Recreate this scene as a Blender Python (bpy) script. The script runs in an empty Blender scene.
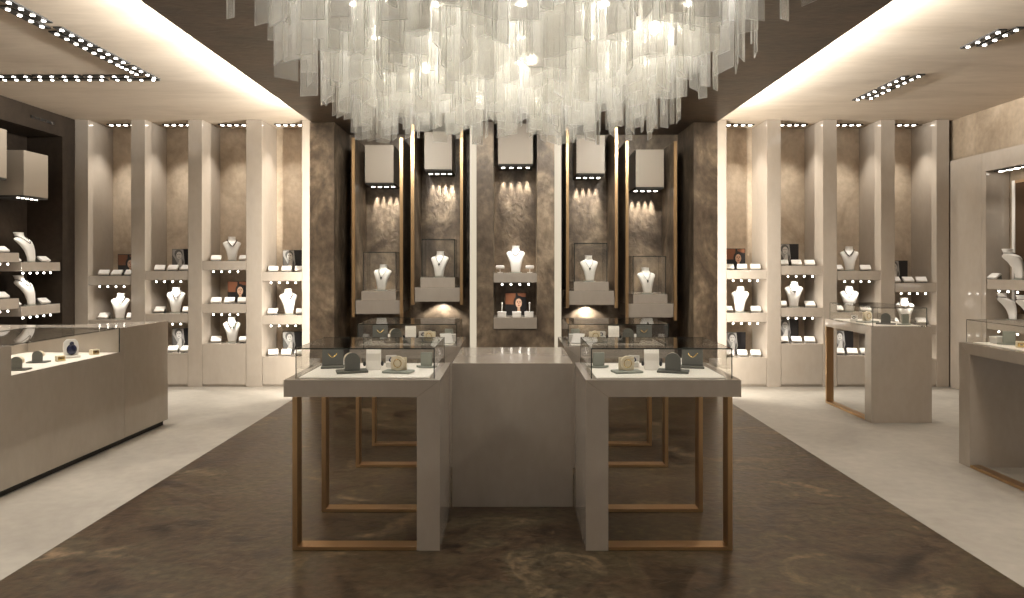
import bpy, bmesh, math, random
from mathutils import Vector, Matrix
R = math.radians
S = bpy.context.scene
COL = S.collection
F, VX, VY, H = 683.0, 511.0, 264.0, 1.5      # focal length (px), vanishing point, eye height
def X(px, Y): return (px - VX) * Y / F
def Z(py, Y): return H - (py - VY) * Y / F

# ------------------------------------------------------------------ materials
def mat(name): 
    m = bpy.data.materials.new(name); m.use_nodes = True
    nt = m.node_tree; b = nt.nodes['Principled BSDF']
    return m, nt, b
def plain(name, col, rough=0.5, metal=0.0, spec=0.5, emit=None, es=0.0):
    m, nt, b = mat(name)
    b.inputs['Base Color'].default_value = (*col, 1); b.inputs['Roughness'].default_value = rough
    b.inputs['Metallic'].default_value = metal; b.inputs['Specular IOR Level'].default_value = spec
    if emit:
        b.inputs['Emission Color'].default_value = (*emit, 1); b.inputs['Emission Strength'].default_value = es
    return m
def mottled(name, cols, scale=3.0, stretch=(1, 1, 1), rough=(0.35, 0.6), bump=0.1, detail=8, bscale=None, spec=0.5, distort=0.6, pos=(0.3, 0.7), fine=0.0):
    m, nt, b = mat(name); N, L = nt.nodes, nt.links
    g = N.new('ShaderNodeNewGeometry')
    mp = N.new('ShaderNodeMapping'); mp.inputs['Scale'].default_value = stretch
    L.new(g.outputs['Position'], mp.inputs['Vector'])
    n = N.new('ShaderNodeTexNoise'); n.inputs['Scale'].default_value = scale; n.inputs['Detail'].default_value = detail
    n.inputs['Roughness'].default_value = 0.62; n.inputs['Distortion'].default_value = distort
    L.new(mp.outputs[0], n.inputs['Vector'])
    r = N.new('ShaderNodeValToRGB'); e = r.color_ramp.elements
    k = len(cols)
    e[0].position = pos[0]; e[0].color = (*cols[0], 1); e[1].position = pos[1]; e[1].color = (*cols[-1], 1)
    for i in range(1, k - 1):
        x = e.new(pos[0] + (pos[1] - pos[0]) * i / (k - 1)); x.color = (*cols[i], 1)
    L.new(n.outputs['Fac'], r.inputs['Fac'])
    out = r.outputs['Color']
    if fine:
        f = N.new('ShaderNodeTexNoise'); f.inputs['Scale'].default_value = scale * 9; f.inputs['Detail'].default_value = 5
        L.new(mp.outputs[0], f.inputs['Vector'])
        mr = N.new('ShaderNodeMapRange'); mr.inputs[1].default_value = .3; mr.inputs[2].default_value = .7
        mr.inputs[3].default_value = 1 - fine; mr.inputs[4].default_value = 1 + fine
        L.new(f.outputs['Fac'], mr.inputs[0])
        vm = N.new('ShaderNodeVectorMath'); vm.operation = 'SCALE'
        L.new(out, vm.inputs[0]); L.new(mr.outputs[0], vm.inputs['Scale']); out = vm.outputs[0]
    L.new(out, b.inputs['Base Color'])
    mr2 = N.new('ShaderNodeMapRange'); mr2.inputs[3].default_value = rough[0]; mr2.inputs[4].default_value = rough[1]
    L.new(n.outputs['Fac'], mr2.inputs[0]); L.new(mr2.outputs[0], b.inputs['Roughness'])
    b.inputs['Specular IOR Level'].default_value = spec
    if bump:
        n2 = N.new('ShaderNodeTexNoise'); n2.inputs['Scale'].default_value = bscale or scale * 4; n2.inputs['Detail'].default_value = 6
        n2.inputs['Distortion'].default_value = 1.2
        L.new(mp.outputs[0], n2.inputs['Vector'])
        bp = N.new('ShaderNodeBump'); bp.inputs['Strength'].default_value = bump; bp.inputs['Distance'].default_value = 0.02
        L.new(n2.outputs['Fac'], bp.inputs['Height']); L.new(bp.outputs[0], b.inputs['Normal'])
    return m
def glass(name, tint=(0.98, 0.978, 0.968), refl=1.0):
    m, nt, b = mat(name); N, L = nt.nodes, nt.links
    N.remove(b); o = N['Material Output']
    t = N.new('ShaderNodeBsdfTransparent'); t.inputs[0].default_value = (*tint, 1)
    gl = N.new('ShaderNodeBsdfGlossy'); gl.inputs['Roughness'].default_value = 0.02
    lw = N.new('ShaderNodeLayerWeight'); lw.inputs['Blend'].default_value = 0.5
    pw = N.new('ShaderNodeMath'); pw.operation = 'POWER'; pw.inputs[1].default_value = 4.5; L.new(lw.outputs['Facing'], pw.inputs[0])
    fr = N.new('ShaderNodeMath'); fr.operation = 'MULTIPLY_ADD'; fr.inputs[1].default_value = .75; fr.inputs[2].default_value = .035; L.new(pw.outputs[0], fr.inputs[0])
    mx = N.new('ShaderNodeMixShader')
    L.new(fr.outputs[0], mx.inputs[0]); L.new(t.outputs[0], mx.inputs[1]); L.new(gl.outputs[0], mx.inputs[2]); L.new(mx.outputs[0], o.inputs[0])
    return m
def frosted(name, k=None):
    m, nt, b = mat(name); N, L = nt.nodes, nt.links
    N.remove(b); o = N['Material Output']
    t = N.new('ShaderNodeBsdfTransparent'); t.inputs[0].default_value = (0.97, 0.965, 0.95, 1)
    tl = N.new('ShaderNodeBsdfTranslucent'); tl.inputs[0].default_value = (0.95, 0.94, 0.91, 1)
    df = N.new('ShaderNodeBsdfDiffuse'); df.inputs[0].default_value = (0.93, 0.92, 0.89, 1)
    gl = N.new('ShaderNodeBsdfGlossy'); gl.inputs['Roughness'].default_value = 0.15
    a = N.new('ShaderNodeMixShader'); a.inputs[0].default_value = 0.5
    L.new(tl.outputs[0], a.inputs[1]); L.new(df.outputs[0], a.inputs[2])
    c = N.new('ShaderNodeMixShader'); c.inputs[0].default_value = k or FROST
    L.new(t.outputs[0], c.inputs[1]); L.new(a.outputs[0], c.inputs[2])
    d = N.new('ShaderNodeMixShader'); d.inputs[0].default_value = 0.05
    L.new(c.outputs[0], d.inputs[1]); L.new(gl.outputs[0], d.inputs[2]); L.new(d.outputs[0], o.inputs[0])
    return m
FROST = 0.25
M = {}
M['lacquer'] = mottled('beige_lacquer', [(.362, .311, .26), (.394, .341, .286)], 2.5, (1, 1, .5), (.08, .14), 0, spec=0.9, fine=.03)
M['satin'] = plain('satin_beige', (.34, .29, .235), .4, spec=.3)
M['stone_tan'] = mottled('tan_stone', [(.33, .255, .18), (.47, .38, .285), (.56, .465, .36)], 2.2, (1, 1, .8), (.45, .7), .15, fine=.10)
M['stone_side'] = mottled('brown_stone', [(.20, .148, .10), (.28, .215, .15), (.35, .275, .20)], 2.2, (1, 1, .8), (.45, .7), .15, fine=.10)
M['ceiling'] = mottled('beige_plaster', [(.44, .365, .285), (.51, .43, .345), (.56, .48, .39)], 1.3, (.5, 2.2, 1), (.6, .8), .04, fine=.04)
M['dark_stone'] = mottled('dark_brown_stone', [(.068, .048, .032), (.15, .110, .074), (.32, .245, .168)], 1.7, (1, 1, .8), (.34, .55), .28, bscale=14, fine=.3, distort=1.4, pos=(.34, .66))
M['dark_ceiling'] = mottled('dark_brown_ceiling', [(.075, .052, .036), (.12, .086, .06), (.17, .124, .088)], 1.5, (.8, 1.6, 1), (.35, .55), .2, bscale=9, fine=.15)
M['black_stone'] = mottled('near_black_stone', [(.016, .011, .008), (.036, .026, .018)], 1.7, (1, 1, 1), (.4, .6), .2, fine=.2, spec=.2)
M['dark_floor'] = mottled('dark_brown_floor_stone', [(.015, .009, .005), (.048, .029, .016), (.050, .037, .020), (.135, .089, .050)], 2.0, (1, 1.2, 1), (.22, .5), .14, bscale=11, fine=.5, distort=1.3, spec=.25, pos=(.33, .67))
M['light_floor'] = mottled('pale_stone_floor', [(.262, .236, .202), (.33, .30, .258), (.39, .355, .307)], 1.4, (1, 1, 1), (.35, .55), .05, fine=.07)
M['white'] = plain('white_leatherette', (.76, .73, .69), .45)
M['bed'] = plain('cream_display_bed', (.90, .85, .78), .6)
M['grey'] = plain('slate_grey_suede', (.115, .115, .10), .7)
M['lgrey'] = plain('sage_grey_suede', (.30, .32, .28), .6)
M['cream'] = plain('cream_suede', (.80, .70, .52), .6)
M['brass'] = plain('brushed_bronze', (.52, .345, .185), .36, 1.0)
M['gold'] = plain('gold', (.85, .62, .25), .2, 1.0)
M['silver'] = plain('dark_silver', (.30, .28, .27), .25, 1.0)
M['black'] = plain('black_metal', (.015, .014, .013), .4)
M['navy'] = plain('navy_stone', (.012, .016, .05), .25)
M['edge'] = plain('dark_glass_edge', (.02, .026, .022), .15)
M['glass'] = glass('clear_glass')
M['frost'] = frosted('frosted_strip_glass')
M['frost_edge'] = frosted('bright_strip_edge', .55)
M['gap'] = plain('dark_matt_trim', (.03, .026, .022), .8)  # even dark finish of the toe kick and light box undersides
M['spot'] = plain('lit_downlight', (1, 1, 1), .5, emit=(1, .93, .82), es=14)
M['bulb'] = plain('lit_bulb', (1, 1, 1), .5, emit=(1, .94, .83), es=120)
M['plate_fill'] = plain('added_plate_fill', (1, 1, 1), .5, emit=(1, .97, .92), es=250)
M['led'] = plain('lit_led_diffuser', (.12, .11, .10), .5, emit=(1, .86, .64), es=.5)
M['p_black'] = plain('print_black', (.012, .011, .012), .3)
M['p_orange'] = plain('print_orange', (.20, .078, .038), .3)
M['p_skin'] = plain('print_skin', (.62, .40, .28), .3)
M['p_lip'] = plain('print_lip', (.30, .05, .04), .3)
M['p_grey'] = plain('print_grey', (.36, .35, .34), .3)
M['p_light'] = plain('print_pale', (.62, .60, .57), .3)
M['p_dgrey'] = plain('print_dark_grey', (.11, .105, .10), .3)
M['mirror'] = plain('smoked_mirror', (.30, .22, .16), .06, 1.0)
M['wood'] = plain('warm_brown_wood', (.33, .20, .11), .35)

# ------------------------------------------------------------------ mesh helpers
class MB:
    def __init__(s): s.bm = bmesh.new(); s.mats = []
    def _mi(s, m):
        if m is None: return 0
        if m not in s.mats: s.mats.append(m)
        return s.mats.index(m)
    def box(s, x0, x1, y0, y1, z0, z1, bev=0.0, m=None, rot=None, at=None):
        t = bmesh.new()
        vs = [t.verts.new((x, y, z)) for z in (z0, z1) for y in (y0, y1) for x in (x0, x1)]
        for f in ((0, 2, 3, 1), (4, 5, 7, 6), (0, 1, 5, 4), (2, 6, 7, 3), (0, 4, 6, 2), (1, 3, 7, 5)):
            t.faces.new([vs[i] for i in f])
        if bev: bmesh.ops.bevel(t, geom=list(t.edges), offset=bev, segments=2, affect='EDGES', profile=.5)
        return s._merge(t, m, rot, at)
    def prism(s, pts, axis, a, b, m=None, rot=None, at=None, bev=0.0):
        """polygon pts in the plane across axis, extruded a..b"""
        t = bmesh.new()
        def P(p, q):
            return {'x': (q, p[0], p[1]), 'y': (p[0], q, p[1]), 'z': (p[0], p[1], q)}[axis]
        A = [t.verts.new(P(p, a)) for p in pts]; B = [t.verts.new(P(p, b)) for p in pts]
        t.faces.new(A); t.faces.new(B[::-1]); n = len(pts)
        for i in range(n): t.faces.new((A[i], B[i], B[(i + 1) % n], A[(i + 1) % n]))
        bmesh.ops.recalc_face_normals(t, faces=t.faces)
        if bev: bmesh.ops.bevel(t, geom=list(t.edges), offset=bev, segments=2, affect='EDGES', profile=.5)
        return s._merge(t, m, rot, at)
    def cyl(s, c, r, h, axis='z', n=24, m=None, r2=None, rot=None, at=None):
        t = bmesh.new()
        bmesh.ops.create_cone(t, cap_ends=True, segments=n, radius1=r, radius2=r if r2 is None else r2, depth=h)
        if axis == 'x': bmesh.ops.rotate(t, verts=t.verts, matrix=Matrix.Rotation(R(90), 3, 'Y'))
        if axis == 'y': bmesh.ops.rotate(t, verts=t.verts, matrix=Matrix.Rotation(R(90), 3, 'X'))
        bmesh.ops.translate(t, verts=t.verts, vec=c)
        return s._merge(t, m, rot, at)
    def sphere(s, c, r, m=None, n=16, sc=(1, 1, 1)):
        t = bmesh.new(); bmesh.ops.create_uvsphere(t, u_segments=n, v_segments=n // 2 + 2, radius=r)
        bmesh.ops.scale(t, verts=t.verts, vec=sc); bmesh.ops.translate(t, verts=t.verts, vec=c)
        for f in t.faces: f.smooth = True
        return s._merge(t, m)
    def loft(s, rings, cap=True, m=None, smooth=True):
        t = bmesh.new(); V = [[t.verts.new(p) for p in r] for r in rings]; n = len(rings[0])
        for i in range(len(V) - 1):
            for j in range(n):
                f = t.faces.new((V[i][j], V[i][(j + 1) % n], V[i + 1][(j + 1) % n], V[i + 1][j])); f.smooth = smooth
        if cap: t.faces.new(V[0][::-1]); t.faces.new(V[-1])
        bmesh.ops.recalc_face_normals(t, faces=t.faces)
        return s._merge(t, m)
    def tube(s, pts, r, n=6, closed=False, m=None):
        k = len(pts); rings = []
        for i, p in enumerate(pts):
            a = Vector(pts[(i - 1) % k] if closed or i else pts[i]); b = Vector(pts[(i + 1) % k] if closed or i < k - 1 else pts[i])
            d = (b - a).normalized(); u = d.orthogonal() if abs(d.z) > .9 else d.cross(Vector((0, 0, 1))); u.normalize(); v = d.cross(u)
            rings.append([Vector(p) + r * (math.cos(2 * math.pi * j / n) * u + math.sin(2 * math.pi * j / n) * v) for j in range(n)])
        if closed: rings.append(rings[0])
        return s.loft(rings, not closed, m)
    def _merge(s, t, m, rot=None, at=None):
        if rot is not None: bmesh.ops.transform(t, verts=t.verts, matrix=rot)
        if at is not None: bmesh.ops.translate(t, verts=t.verts, vec=at)
        mi = s._mi(m)
        for f in t.faces: f.material_index = mi
        me = bpy.data.meshes.new('tmp'); t.to_mesh(me); t.free(); s.bm.from_mesh(me); bpy.data.meshes.remove(me)
        return s
    def build(s, name, m=None, parent=None, world=False):
        me = bpy.data.meshes.new(name)
        if world and parent is not None: bmesh.ops.translate(s.bm, verts=s.bm.verts, vec=-Vector(parent.location))
        s.bm.to_mesh(me); s.bm.free()
        if m is not None: me.materials.append(M[m])
        for k in s.mats:
            if k is not None: me.materials.append(M[k])
        o = bpy.data.objects.new(name, me); COL.objects.link(o)
        if parent is not None: o.parent = parent
        return o
USED = {}
def tag(o, label, cat, group=None):
    n = len(label.replace(',', ' ').split()); assert 4 <= n <= 16, (n, label)
    assert label not in USED, label
    USED[label] = 1; o['label'] = label; o['category'] = cat
    if group: o['group'] = group
    return o
def thing(name, label, cat, loc=(0, 0, 0), rz=0.0, group=None):
    o = bpy.data.objects.new(name, None); COL.objects.link(o); o.location = loc; o.rotation_euler = (0, 0, rz)
    o.empty_display_size = .05
    return tag(o, label, cat, group)
def struct(o): o['kind'] = 'structure'; return o
def box(name, m, x0, x1, y0, y1, z0, z1, parent=None, bev=0.0):
    return MB().box(x0, x1, y0, y1, z0, z1, bev).build(name, m, parent, world=parent is not None)
PROTO = {}
def stamp(key, maker, label, cat, loc, rz=0.0, group=None, sc=1.0):
    """first use builds the thing, later ones copy it and its parts"""
    if key not in PROTO:
        r = bpy.data.objects.new(maker.__name__.replace('make_', ''), None); COL.objects.link(r); r.empty_display_size = .05
        maker(r); PROTO[key] = r
    else:
        s = PROTO[key]; r = s.copy(); COL.objects.link(r)
        for ch in list(s.children):
            c = ch.copy(); COL.objects.link(c); c.parent = r
            for g in list(ch.children):
                d = g.copy(); COL.objects.link(d); d.parent = c
    r.location = loc; r.rotation_euler = (0, 0, rz); r.scale = (sc, sc, sc)
    for k in ('group',):
        if k in r: del r[k]
    return tag(r, label, cat, group)
def lamp_area(name, loc, direction, sx, sy, power, col=(1, .9, .76), spread=180):
    l = bpy.data.lights.new(name, 'AREA'); l.shape = 'RECTANGLE'; l.size = sx; l.size_y = sy; l.energy = power; l.color = col; l.spread = R(spread)
    o = bpy.data.objects.new(name, l); COL.objects.link(o); o.location = loc
    return o
def lamp_spot(name, loc, power, cone=110, blend=1.0, col=(1, .95, .86), rad=.02, tilt=(0, 0, 0)):
    l = bpy.data.lights.new(name, 'SPOT'); l.energy = power; l.spot_size = R(cone); l.spot_blend = blend; l.color = col; l.shadow_soft_size = rad
    o = bpy.data.objects.new(name, l); COL.objects.link(o); o.location = loc; o.rotation_euler = tilt
    return o

# ------------------------------------------------------------------ the room
CZ, SZ = 3.26, 3.10           # side ceilings / underside of the dark centre ceiling
WB, WD = 8.33, 8.86           # front of the pilasters / back of the niches
struct(MB().box(-6.2, 6.2, -2.5, 9.1, -.12, -.012).box(-6.2, -2.42, -2.5, 9.1, -.012, 0).box(2.38, 6.2, -2.5, 9.1, -.012, 0).box(-2.42, 2.38, -2.5, 2.2, -.012, 0).build('floor', 'light_floor'))
struct(box('floor_centre', 'dark_floor', -2.418, 2.378, 2.202, 8.9, -.0115, .001))
struct(box('ceiling', 'ceiling', -6.2, 6.2, -2.5, 9.1, CZ, CZ + .1))
struct(box('ceiling_centre', 'dark_ceiling', -2.25, 2.32, -2.5, 8.5, SZ, SZ + .045))
struct(MB().box(-6.0, -1.9, WD, WD + .1, 0, CZ).build('wall_back', 'stone_tan'))
struct(MB().box(2.0, 6.0, WD, WD + .1, 0, CZ).build('wall_back.001', 'stone_tan'))
LP = [(-5.318, -5.159), (-4.635, -4.464), (-3.939, -3.769), (-3.232, -3.037), (-2.55, -2.10)]
RP = [(2.13, 2.63), (3.122, 3.293), (3.805, 3.976), (4.512, 4.683), (5.19, 5.345)]
for a, b in LP + RP:
    struct(box('wall_pilaster', 'lacquer', a, b, WB, WD - .001, 0, CZ - .001, bev=.003))
# dark portal round the centre display
struct(MB().box(-2.0, 2.07, 8.45, 8.52, 0, SZ - .001).build('wall_centre', 'dark_stone'))
struct(MB().box(-2.27, -1.995, 7.7, 7.76, 0, SZ - .001).box(-2.08, -1.995, 7.7601, 8.449, 0, SZ - .001).build('wall_centre_left', 'dark_stone'))
struct(MB().box(2.06, 2.329, 7.7, 7.76, 0, SZ - .001).box(2.06, 2.115, 7.7601, 8.449, 0, SZ - .001).build('wall_centre_right', 'dark_stone'))
cy0, cy1 = 7.70, 8.20
struct(MB().box(-.389, -.197, cy0, cy1, 0, SZ - .001).box(.293, .490, cy0, cy1, 0, SZ - .001).box(-.1969, .2929, cy0, cy1, 0, .766).box(-.1969, .2929, cy1 - .06, cy1, .7661, SZ - .001).build('wall_centre_middle', 'dark_stone'))
# left wall with its recess
struct(MB().box(-5.85, -5.32, 8.10, WB - .002, 0, CZ - .001).box(-5.85, -5.32, 3.0, 8.0999, 3.01, CZ - .001).box(-5.85, -5.74, 3.0, 8.0999, 0, 3.0099).build('wall_left', 'black_stone'))
# right wall: stone above, lacquer cladding, a niche with smoked mirror
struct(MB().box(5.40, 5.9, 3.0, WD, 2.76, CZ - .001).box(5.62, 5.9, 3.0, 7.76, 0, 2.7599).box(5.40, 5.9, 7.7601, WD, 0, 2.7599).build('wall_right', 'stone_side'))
struct(MB().box(5.355, 5.399, 7.768, WB - .003, 0, 2.755, .002).build('wall_right_panel', 'lacquer'))
struct(MB().box(5.355, 5.399, 3.0, 7.764, 2.545, 2.755, .002).build('wall_right_panel.001', 'lacquer'))
struct(MB().box(5.40, 5.619, 7.70, 7.759, 0, 2.5449).box(5.40, 5.619, 3.0, 7.6999, 2.545, 2.58).box(5.355, 5.399, 7.70, 7.764, 0, 2.5449).build('wall_right_jamb', 'lacquer'))

# ------------------------------------------------------------------ downlights
def dots(parent, xs, y, z, m=None, along='x', r=.017):
    for q in xs:
        c = (q, y, z) if along == 'x' else (y, q, z)
        MB().cyl((c[0], c[1], z), r, .006, n=14).build('downlight', 'spot', parent, world=True)
def hang(parent, xs, y, z, along='x', r=.010):
    for q in xs:
        c = (q, y, z) if along == 'x' else (y, q, z)
        d = MB().cyl((c[0], c[1], z - .0055), .011, .010, n=12).build('downlight', 'black', parent, world=True)
        MB().sphere((c[0] - parent.location[0], c[1] - parent.location[1], z - .0215 - parent.location[2]), r, n=12).build('lamp_face', 'spot', d)

NP = {'L1': 'left niche beside the dark wall', 'L2': 'second left niche from the dark wall', 'L3': 'third left niche from the dark wall', 'L4': 'left niche beside the dark panel',
      'R1': 'right niche beside the dark panel', 'R2': 'second right niche from the dark panel', 'R3': 'third right niche from the dark panel', 'R4': 'right niche beside the far corner'}
NX = {'L1': (-5.159, -4.635), 'L2': (-4.464, -3.939), 'L3': (-3.769, -3.232), 'L4': (-3.037, -2.55), 'R1': (2.63, 3.122), 'R2': (3.293, 3.805), 'R3': (3.976, 4.512), 'R4': (4.683, 5.19)}
NZ = {'L1': (1.354, .817, .38), 'L2': (1.415, .894, .408), 'L3': (1.537, 1.012, .524), 'L4': (1.402, .873, .366),
      'R1': (1.427, .902, .358), 'R2': (1.479, .965, .524), 'R3': (1.415, .908, .378), 'R4': (1.268, .756, .34)}

# ---- goods shared by niches and cases
SEC = [(0, .052, .022, -.088), (.05, .058, .024, -.086), (.12, .072, .030, -.070), (.18, .095, .036, -.040), (.215, .111, .040, -.012), (.235, .114, .040, .006), (.25, .098, .039, .020),
       (.262, .062, .038, .030), (.275, .048, .037, .037), (.30, .044, .039, .046), (.318, .047, .044, .052), (.322, .047, .044, .052)]
def sec(z):
    for a, b in zip(SEC, SEC[1:]):
        if z <= b[0]:
            t = (z - a[0]) / (b[0] - a[0]); return [a[i] + (b[i] - a[i]) * t for i in (1, 2, 3)]
    return SEC[-1][1:]
def ring(z, k=1.0, n=28):
    w, d, y = sec(z); out = []
    for j in range(n):
        t = 2 * math.pi * j / n; c, s = math.cos(t), math.sin(t)
        e = .75
        out.append((k * w * math.copysign(abs(c) ** e, c), y - k * d * math.copysign(abs(s) ** e, s), z))
    return out
def make_necklace_bust(r):
    zs = [0, .025, .05, .085, .12, .15, .18, .20, .215, .226, .235, .243, .25, .256, .262, .268, .275, .288, .30, .318, .322]
    MB().loft([ring(z) for z in zs]).build('bust_body', 'white', r)
    MB().prism([(.075 * math.cos(t * math.pi / 12), -.075 + .045 * math.sin(t * math.pi / 12)) for t in range(24)], 'z', -.006, -.0002).build('foot', 'lgrey', r)
def neck_pts(z_back, z_front, n=40, off=.013):
    """closed loop: half round the back of the neck, then a V down the chest surface"""
    P = []; w0, d0, y0 = sec(z_back); W = w0 + off * .8; h = n // 2
    for j in range(h):
        t = math.pi * j / h; c = math.cos(t); P.append((W * math.copysign(abs(c) ** .75, c), y0 + (d0 + off) * math.sin(t) ** .75, z_back))
    for j in range(n - h):
        u = -1 + 2 * j / (n - h); x = W * u; z = z_front + (z_back - z_front) * abs(u) ** 1.5; w, d, y = sec(z)
        w = w + off * .8; q = max(0, 1 - min(1, abs(x) / w) ** 2.667) ** .375
        P.append((x, y - d * q - off * min(1, (1 - abs(u)) * 10 + .35), z))
    return P
def make_necklace(r):
    MB().tube(neck_pts(.277, .20), .0042, 6, True).build('chain', 'silver', r)
def make_pendant_necklace(r):
    MB().tube(neck_pts(.277, .165, 40, .013), .0022, 6, True).build('chain', 'silver', r)
    w, d, y = sec(.155)
    MB().prism([(0, -.02), (.013, .004), (.009, .016), (0, .02), (-.009, .016), (-.013, .004)], 'y', -.004, .004, at=(0, y - d - .029, .150)).build('pendant', 'silver', r)
def make_pearl_necklace(r):
    b = MB()
    for p in neck_pts(.277, .19, 34, .017): b.sphere(p, .0075, n=8)
    b.build('pearl_strand', 'silver', r)
def make_earring_cushion(r):
    rot = Matrix.Rotation(R(32), 4, 'X')
    MB().box(-.05, .05, -.04, .04, 0, .02, .006, rot=rot, at=(0, -.004, .026)).build('cushion_pad', 'white', r)
    MB().prism([(-.035, 0), (.035, 0), (.028, .038), (-.03, .005)], 'x', -.046, .046).build('wedge_stand', 'grey', r)
def ell(cx, cz, a, b, n=20): return [(cx + a * math.cos(2 * math.pi * i / n), cz + b * math.sin(2 * math.pi * i / n)) for i in range(n)]
def make_portrait_card(r):
    """colour portrait: dark haired face before an orange ground"""
    w, h = .125, .27
    MB().box(-w, w, 0, .012, 0, h, m='p_black').build('card_board', None, r)
    p = MB()
    p.prism([(-w + .006, .13), (-.02, .13), (-.005, .2), (.0, .262), (-w + .006, .262)], 'y', -.0006, 0, m='p_orange')
    p.prism([(.03, .225), (w - .006, .215), (w - .006, .262), (.02, .262)], 'y', -.0006, 0, m='p_orange')
    p.prism(ell(.035, .148, .062, .085), 'y', -.0012, -.0005, m='p_black')
    p.prism(ell(.035, .145, .037, .053), 'y', -.002, -.001, m='p_skin')
    p.prism([(.018, .03), (.055, .03), (.05, .10), (.022, .10)], 'y', -.0016, -.0012, m='p_skin')
    p.prism(ell(.021, .156, .009, .004, 10), 'y', -.0026, -.0018, m='p_black').prism(ell(.050, .156, .009, .004, 10), 'y', -.0026, -.0018, m='p_black')
    p.prism(ell(.021, .166, .011, .0025, 10), 'y', -.0026, -.0018, m='p_black').prism(ell(.050, .166, .011, .0025, 10), 'y', -.0026, -.0018, m='p_black')
    p.prism([(.033, .15), (.038, .15), (.041, .132), (.031, .132)], 'y', -.0026, -.0018, m='p_lip')
    p.prism(ell(.035, .116, .012, .005, 12), 'y', -.0026, -.0018, m='p_lip')
    p.prism([(-.10, .008), (.11, .008), (.085, .06), (.05, .045), (.02, .045), (-.05, .075)], 'y', -.0012, -.0005, m='p_black')
    p.build('print', None, r)
def make_grey_portrait_card(r):
    """monochrome portrait on the left, black on the right"""
    w, h = .13, .275
    MB().box(-w, w, 0, .012, 0, h, m='p_black').build('card_board', None, r)
    p = MB()
    p.prism([(-w + .004, .006), (.0, .006), (.03, .1), (.012, .27), (-w + .004, .27)], 'y', -.0006, 0, m='p_grey')
    p.prism([(-w + .004, .006), (-.085, .006), (-.06, .09), (-.10, .16), (-w + .004, .2)], 'y', -.0012, -.0005, m='p_dgrey')
    p.prism(ell(-.048, .215, .05, .052), 'y', -.0012, -.0005, m='p_dgrey')
    p.prism(ell(-.042, .195, .034, .046), 'y', -.002, -.001, m='p_light')
    p.prism(ell(-.056, .205, .008, .004, 10), 'y', -.0026, -.0018, m='p_black').prism(ell(-.030, .205, .008, .004, 10), 'y', -.0026, -.0018, m='p_black')
    p.prism(ell(-.042, .172, .011, .004, 10), 'y', -.0026, -.0018, m='p_dgrey')
    p.prism([(-.07, .0065), (-.02, .0065), (-.004, .07), (-.018, .15), (-.035, .145), (-.05, .10), (-.075, .06)], 'y', -.002, -.001, m='p_light')
    p.prism([(-.01, .02), (.008, .03), (.02, .11), (.006, .15), (-.006, .10)], 'y', -.002, -.001, m='p_dgrey')
    p.build('print', None, r)

def bust(label_tail, loc, rz=0, kind='dark', sc=1.0, grp=None):
    stamp('bust', make_necklace_bust, 'white necklace bust ' + label_tail, 'bust', (loc[0], loc[1], loc[2] + .0065 * sc), rz, grp, sc)
    mk, nm = {'dark': (make_necklace, 'dark chain necklace'), 'pend': (make_pendant_necklace, 'pendant necklace'), 'pearl': (make_pearl_necklace, 'grey beaded necklace')}[kind]
    stamp(kind, mk, nm + ' worn by bust ' + label_tail, 'necklace', (loc[0], loc[1], loc[2] + .0065 * sc), rz, 'necklaces on busts', sc)

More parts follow.
